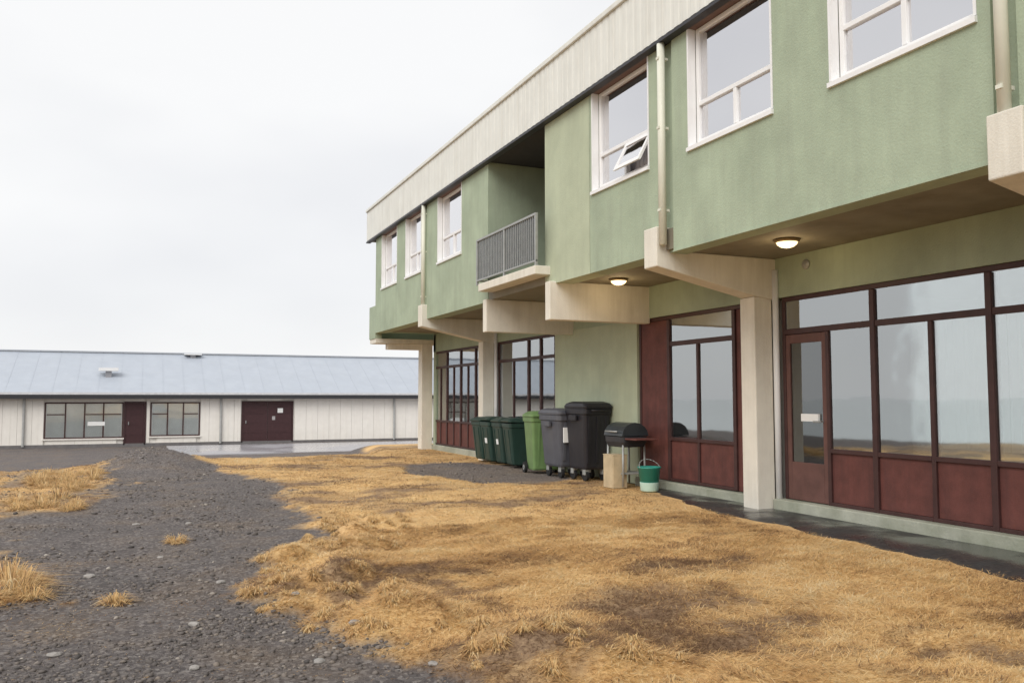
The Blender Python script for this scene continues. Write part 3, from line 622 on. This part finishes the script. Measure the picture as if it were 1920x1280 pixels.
# ---------------------------------------------------------------- bins, barbecue, bucket
def wheelie(name, loc, rotz, w, d, h, mb_, ml, label, group=None, sticker=False):
    """front of the bin looks along local -Y, wheels and handle at +Y"""
    t = empty(name, loc, label, 'bin', group, rotz)
    H = h*.90
    MB().loft([rr(w*.74, d*.66, .04, .07, 0, .05*d), rr(w*.76, d*.70, .045, .10, 0, .04*d), rr(w*.93, d*.93, .05, H - .09), rr(w*.94, d*.94, .05, H - .085), rr(w*.99, d*.98, .05, H - .08), rr(w, d, .05, H)]).build('body', mb_, t, bevel=.004)
    MB().loft([rr(w*1.03, d*1.03, .055, H + .004, 0, -.01), rr(w*1.04, d*1.05, .06, H + .03, 0, -.012), rr(w*.98, d*.98, .06, H + .055, 0, 0), rr(w*.72, d*.72, .06, h - .01, 0, .02), rr(w*.5, d*.5, .06, h, 0, .02)]).build('lid', ml, t, bevel=.004)
    ang = R(random.choice((0, 1.2, 2.5, 4))); ld = t.children[-1] if t.children[-1].name.startswith('lid') else [c for c in t.children if c.name.startswith('lid')][0]
    pv = Vector((0, d/2, H)); ld.rotation_euler = (-ang, 0, 0); ld.location = pv - Matrix.Rotation(-ang, 3, 'X') @ pv
    MB().tube((-w*.42, d*.5 + .06, H - .01), (w*.42, d*.5 + .06, H - .01), .016).tube((-w*.36, d*.46, H - .03), (-w*.36, d*.5 + .06, H - .01), .013).tube((w*.36, d*.46, H - .03), (w*.36, d*.5 + .06, H - .01), .013).build('handle', ml, t, True)
    MB().tube((-w*.5, d*.36, .1), (w*.5, d*.36, .1), .012).build('axle', DARKM, t, True)
    for s in (-1, 1):
        wh = MB().tube((s*(w*.41), d*.36, .1), (s*(w*.41 + .05), d*.36, .1), .1, 20).build('wheel', RUBBER, t)
        MB().tube((s*(w*.41 + .046), d*.36, .1), (s*(w*.41 + .056), d*.36, .1), .05, 14).build('rim', GREYM, wh)
        # moulded front rib
        zz0, zz1 = .14, H - .12
        f = lambda z: -(d*(.66 + (.93 - .66)*(z - .08)/(H - .17)))/2 + .04*d*(1 - (z - .08)/(H - .17))
        xo = s*w*.24
        MB().add([(xo-.018,f(zz0)-.014,zz0),(xo+.018,f(zz0)-.014,zz0),(xo+.018,f(zz0)+.02,zz0),(xo-.018,f(zz0)+.02,zz0),(xo-.018,f(zz1)-.014,zz1),(xo+.018,f(zz1)-.014,zz1),(xo+.018,f(zz1)+.02,zz1),(xo-.018,f(zz1)+.02,zz1)],
            [(0,3,2,1),(4,5,6,7),(0,1,5,4),(1,2,6,5),(2,3,7,6),(3,0,4,7)]).build('rib', mb_, t, bevel=.003)
    if sticker:
        z0, z1 = H*.42, H*.62; f = lambda z: -(d*(.66 + (.93 - .66)*(z - .08)/(H - .17)))/2 + .04*d*(1 - (z - .08)/(H - .17)) - .004
        MB().add([(-.06, f(z0), z0), (.06, f(z0), z0), (.06, f(z1), z1), (-.06, f(z1), z1), (-.06, f(z0)+.003, z0), (.06, f(z0)+.003, z0), (.06, f(z1)+.003, z1), (-.06, f(z1)+.003, z1)], [(0,1,2,3),(7,6,5,4),(0,4,5,1),(1,5,6,2),(2,6,7,3),(3,7,4,0)]).build('sticker', PAPER, t)
    return t
FRONT = R(-90)      # local -Y turned to world -X
RB = (('dark green wheeled bin in the row, beside the bright green bin', 15.85), ('second dark green wheeled bin in the row counted from the bright green bin', 16.44), ('third dark green wheeled bin in the row counted from the bright green bin', 17.03), ('dark green wheeled bin at the end of the row away from the bright green bin', 17.62))
for i, (lb, y) in enumerate(RB):
    wheelie('wheeled_bin', (6.98 + .02*(i % 2), y, -.02), FRONT + R((i*37 % 7) - 3), .50, .52, .99, BIN_DG, BIN_DG, lb, 'dark green bins in a row', sticker=(i in (1, 2)))
wheelie('wheeled_bin', (6.95, 14.55, -.02), R(-8), .66, .62, 1.16, BIN_G, BIN_G, 'bright green wheeled bin between the dark green row and the grey container', None, sticker=True)

def container(loc, rotz, w, d, h, m, ml, label, lid='flat'):
    t = empty('waste_container', loc, label, 'container', None, rotz)
    H = h - .12
    MB().loft([rr(w*.78, d*.74, .05, .19), rr(w*.82, d*.78, .06, .23), rr(w*.95, d*.94, .06, H - .10), rr(w, d, .06, H - .09), rr(w, d, .06, H)]).build('body', m, t, bevel=.006)
    MB().loft([rr(w*1.02, d*1.03, .06, H + .004), rr(w*1.03, d*1.05, .06, H + .04), rr(w*.97, d*.92, .07, H + .09), rr(w*.8, d*.6, .07, h)]).build('lid', ml, t, bevel=.005)
    for sx in (-1, 1):
        MB().box(sx*w*.5, sx*(w*.5 + .045), -.12, .12, H - .2, H - .11).build('lifting_bracket', m, t, bevel=.008)
        for sy in (-1, 1):
            c = MB().box(sx*w*.31 - .04, sx*w*.31 + .04, sy*d*.28 - .045, sy*d*.28 + .045, .10, .20).build('castor', GREYM, t, bevel=.006)
            MB().tube((sx*w*.31 - .025, sy*d*.28, .085), (sx*w*.31 + .025, sy*d*.28, .085), .085, 18).build('wheel', RUBBER, c)
    for s in (-.3, 0, .3):
        a, b_ = .30, H - .13; y = lambda z: -d/2*(.78 + .16*(z - .23)/(H - .33)) - .012
        MB().add([(s*w-.03,y(a),a),(s*w+.03,y(a),a),(s*w+.03,y(a)+.04,a),(s*w-.03,y(a)+.04,a),(s*w-.03,y(b_),b_),(s*w+.03,y(b_),b_),(s*w+.03,y(b_)+.04,b_),(s*w-.03,y(b_)+.04,b_)],
            [(0,3,2,1),(4,5,6,7),(0,1,5,4),(1,2,6,5),(2,3,7,6),(3,0,4,7)]).build('rib', m, t, bevel=.004)
    MB().tube((-w*.3, -d*.5 - .035, H - .03), (w*.3, -d*.5 - .035, H - .03), .014).build('handle', ml, t, True)
    return t
g = container((7.0, 13.72, -.01), 0, .70, .86, 1.21, BIN_GR, BIN_GR, 'grey four wheeled waste container with a pale sticker, behind the black one')
MB().box(-.26, -.17, -.432, -.40, .62, .88).build('sticker', PAPER, g)
container((7.06, 13.0, -.01), R(3), .56, .70, 1.33, BIN_BK, BIN_BK, 'tall black four wheeled waste container standing beside the barbecue')

q = empty('gas_barbecue', (7.04, 11.72, 0), 'small black gas barbecue with a closed hood beside the black container', 'barbecue')
for sx in (-1, 1):
    for sy in (-1, 1): MB().tube((sx*.20, sy*.24, .02), (sx*.19, sy*.23, .66), .017).build('leg', GREYM, q, True)
MB().loft([rr(.40, .50, .05, .62), rr(.46, .56, .06, .70), rr(.47, .57, .06, .78)]).build('firebox', DARKM, q, bevel=.004)
hd = MB(); rings = []
for i in range(9):
    a = math.pi*i/8; rings.append([(-.24*math.cos(a), y, .79 + .21*math.sin(a)) for y in (-.285, .285)])
hd.loft([[(p[0], -.285, p[2]) for p, _ in rings], [(p[0], .285, p[2]) for p, _ in rings]])
h_ = hd.build('hood', mat('enamel_hood', (.03, .036, .04), .3, .15, 6), q, bevel=.006)
MB().tube((-.27, -.18, .86), (-.27, .18, .86), .013).build('hood_handle', GREYM, h_, True)
MB().box(-.20, .20, -.62, -.30, .74, .765).build('side_shelf', REDW, q, bevel=.006)
MB().box(-.19, .19, -.22, .22, .20, .225).build('lower_shelf', GREYM, q, bevel=.004)
cr = empty('plywood_crate', (6.84, 11.72, -.01), 'pale plywood crate standing upright in front of the barbecue', 'crate')
for s in (-1, 1): MB().box(-.12, .12, s*.15 - .008, s*.15 + .008, 0, .50).build('side_board', WOODC, cr, bevel=.002)
for s in (-1, 1): MB().box(s*.12 - .007, s*.12 + .007, -.141, .141, .0, .50).build('side_board', WOODC, cr, bevel=.002)
MB().box(-.128, .128, -.16, .16, .501, .515).build('top_board', WOODC, cr, bevel=.002)
bk = empty('plastic_bucket', (7.02, 11.02, -.01), 'teal plastic bucket with a pale base on the ground near the barbecue', 'bucket')
MB().lathe([(.001, 0), (.125, 0), (.135, .02), (.145, .13), (.146, .135)], n=24).build('base_band', PALET, bk, True)
MB().lathe([(.140, .136), (.165, .34), (.178, .345), (.178, .365), (.160, .365), (.138, .15), (.001, .145)], n=24).build('body', TEAL, bk, True)
hp = [(.178*math.cos(a)*1.0, .10*math.sin(a) - .02, .35 + .12*math.sin(a)) for a in [math.pi*i/10 for i in range(11)]]
mb = MB()
for p0, p1 in zip(hp[:-1], hp[1:]): mb.tube(p0, p1, .006, 6)
mb.build('handle', GREYM, bk, True)

# ---------------------------------------------------------------- far low building
FY, FZ0, FE = 47.0, -1.05, 1.50
RY, RZ = FY + 4.6, 3.86
Fb = empty('long_low_building', (0, FY, FZ0), 'long low cream building with pale metal roof and brown doors across the road', 'building')
def fp(name, mb, m, parent=Fb, bevel=0.):
    o = mb.build(name, m, None, False, bevel); o.parent = parent
    o.matrix_parent_inverse = Matrix.Translation((0, -FY, -FZ0)) if parent is Fb else Matrix.Identity(4); return o
fp('wall', bx(-11, 24, FY + .06, FY + 9, FZ0, FE + .1), SIDING)
fp('plinth', bx(-11, 24, FY - .03, FY + .06, FZ0 - .1, FZ0 + .17), mat('dark_plinth', (.16, .15, .15), .85, .2, 3))
openings = [(-4.28, -.80, -.60, 1.17), (-.78, .24, -.95, 1.2), (.44, 2.80, -.55, 1.17), (4.86, 7.52, -.95, 1.22)]
openings += [(16.5, 19, -.55, 1.17)]
pz = .62; sheets = {}
y = 0
for i in range(int(35/pz)):
    a = -11 + i*pz; b_ = a + pz - .009
    segs = [(FZ0 + .175, FE)]
    for (o0, o1, z0, z1) in openings:
        if a < o1 - .01 and b_ > o0 + .01:
            if a >= o0 - .02 and b_ <= o1 + .02: segs = [s for s in ((FZ0 + .175, z0 - .02), (z1 + .02, FE)) if s[1] - s[0] > .05]
            elif a < o0: b_ = o0 - .03
            else: a = o1 + .03
    # cut sheets that straddle both sides are left to the frames
    if b_ - a < .04: continue
    for (z0, z1) in segs:
        fp('siding_sheet', MB().box(a, b_, FY, FY + .055, z0, z1).box(a + (b_-a)*.46, a + (b_-a)*.54, FY - .008, FY - .001, z0, z1), SIDING)
def gable(x, s):
    fp('gable_wall', MB().add([(x,FY+.06,FE),(x,RY+5,FE),(x,RY,RZ-.06),(x+s*.1,FY+.06,FE),(x+s*.1,RY+5,FE),(x+s*.1,RY,RZ-.06)], [(0,1,2),(5,4,3),(0,3,4,1),(1,4,5,2),(2,5,3,0)]), SIDING)
gable(-11, 1); gable(24, -1)
def far_window(x0, x1, z0, z1, n, sign=None):
    mb = MB(); t = .06
    mb.box(x0, x1, FY - .02, FY + .05, z0, z0 + t).box(x0, x1, FY - .02, FY + .05, z1 - t, z1).box(x0, x0 + t, FY - .02, FY + .05, z0 + t, z1 - t).box(x1 - t, x1, FY - .02, FY + .05, z0 + t, z1 - t)
    wd = fp('window', mb, DARKW)
    fp('sill', bx(x0 - .05, x1 + .05, FY - .07, FY - .021, z0 - .06, z0), SIDING, wd)
    for i in range(n):
        a = x0 + t + (x1 - x0 - 2*t)*i/n; b_ = x0 + t + (x1 - x0 - 2*t)*(i + 1)/n
        fp('pane', bx(a + .03, b_ - .03, FY + .0, FY + .01, z0 + t, z1 - t), FGL, wd)
        if i: fp('mullion', bx(a - .03, a + .03, FY - .015, FY + .045, z0 + t, z1 - t), DARKW, wd)
    zz = z1 - .62
    for i in range(n):
        a = x0 + t + (x1 - x0 - 2*t)*i/n; b_ = x0 + t + (x1 - x0 - 2*t)*(i + 1)/n
        if i != 1: fp('glazing_bar', bx(a + .031, b_ - .031, FY - .012, FY - .001, zz, zz + .05), DARKW, wd)
    fp('curtain', bx(x0 + t, x1 - t, FY + .03, FY + .05, z0 + t, z1 - t), FCUR, wd)
    if sign: fp('notice', bx(*sign[:2], FY - .018, FY - .006, *sign[2:]), PAPER, wd)
FGL = glass('far_glass', .05, (1, 1, 1)); FCUR = mat('far_curtain', (.86, .90, .87), .9, .12, 1.2)
far_window(-4.28, -.80, -.60, 1.17, 4, (-2.4, -1.62, .02, .22))
far_window(.44, 2.80, -.55, 1.17, 3); far_window(16.5, 19, -.55, 1.17, 3)
def far_door(x0, x1, z0, z1, leaves):
    d = fp('door', MB().box(x0, x1, FY - .03, FY + .05, z1 - .07, z1).box(x0, x0 + .07, FY - .03, FY + .05, z0, z1 - .07).box(x1 - .07, x1, FY - .03, FY + .05, z0, z1 - .07), BRICKW)
    for i in range(leaves):
        a = x0 + .07 + (x1 - x0 - .14)*i/leaves; b_ = x0 + .07 + (x1 - x0 - .14)*(i+1)/leaves
        fp('door_leaf', bx(a + .008, b_ - .008, FY + .0, FY + .045, z0, z1 - .075), BRICKW, d)
        for k in (1, 2, 3): fp('batten', bx(a + .02, b_ - .02, FY - .012, FY - .001, z0 + .5*k, z0 + .5*k + .08), BRICKW, d)
    fp('door_handle', bx(x0 + .2, x0 + .24, FY - .06, FY - .002, z0 + 1.0, z0 + 1.15), GREYM, d)
    return d
far_door(-.78, .24, -.95, 1.2, 1); d = far_door(4.86, 7.52, -.95, 1.22, 2)
fp('notice', bx(6.70, 6.98, FY - .02, FY - .013, .60, .84), PAPER, d); fp('notice', bx(6.42, 6.58, FY - .02, FY - .013, .22, .42), mat('grey_notice', (.4, .38, .38), .7), d)
# roof in sheets with raised seams, gutter, downpipes, vents
tn = (RZ - FE - .12)/(RY - FY + .35)
for i in range(35):
    a = -11 + i; b_ = a + .9995
    zf = FE + .12
    mb = MB().add([(a,FY-.35,zf),(b_,FY-.35,zf),(b_,RY,RZ),(a,RY,RZ),(a,FY-.35,zf-.03),(b_,FY-.35,zf-.03),(b_,RY,RZ-.03),(a,RY,RZ-.03)], [(0,1,2,3),(7,6,5,4),(0,4,5,1),(1,5,6,2),(2,6,7,3),(3,7,4,0)])
    mb.add([(a,FY-.35,zf+.004),(a+.035,FY-.35,zf+.004),(a+.035,RY,RZ+.004),(a,RY,RZ+.004),(a,FY-.35,zf+.009),(a+.035,FY-.35,zf+.009),(a+.035,RY,RZ+.009),(a,RY,RZ+.009)], [(0,1,2,3),(7,6,5,4),(0,4,5,1),(1,5,6,2),(2,6,7,3),(3,7,4,0)])
    fp('roof_sheet', mb, ROOFM)
fp('roof_back', MB().add([(-11,RY,RZ-.02),(24,RY,RZ-.02),(24,RY+5,FE),(-11,RY+5,FE)], [(0,1,2,3)]), ROOFM)
fp('ridge_cap', bx(-11, 24, RY - .15, RY + .15, RZ + .02, RZ + .06), ROOFM)
fp('eave_flashing', bx(-11, 24, FY - .40, FY - .352, FE + .05, FE + .16), mat('pale_flashing', (.66, .66, .68), .5))
fp('gutter', bx(-11, 24, FY - .50, FY - .352, FE - .15, FE + .045), DARKM)
fp('soffit_board', bx(-11, 24, FY - .35, FY - .02, FE - .02, FE + .04), DARKM)
for x in (-10.6, -5.15, 3.82, 13.1):
    fp('downpipe', MB().tube((x, FY - .07, FZ0 + .1), (x, FY - .07, FE - .02), .06, 10), mat('grey_pipe', (.40, .40, .39), .5))
for x, y, h in ((-1.58, 48.6, .48), (2.6, 51.2, .2)):
    z = FE + .12 + tn*(y - FY + .35)
    v = fp('roof_vent', bx(x - .14, x + .14, y - .14, y + .14, z - .15, z + h*.55), mat('vent_grey', (.35, .35, .37), .5)); fp('vent_cap', bx(x - .46, x + .46, y - .3, y + .3, z + h*.552, z + h*.9), WHITE, v)
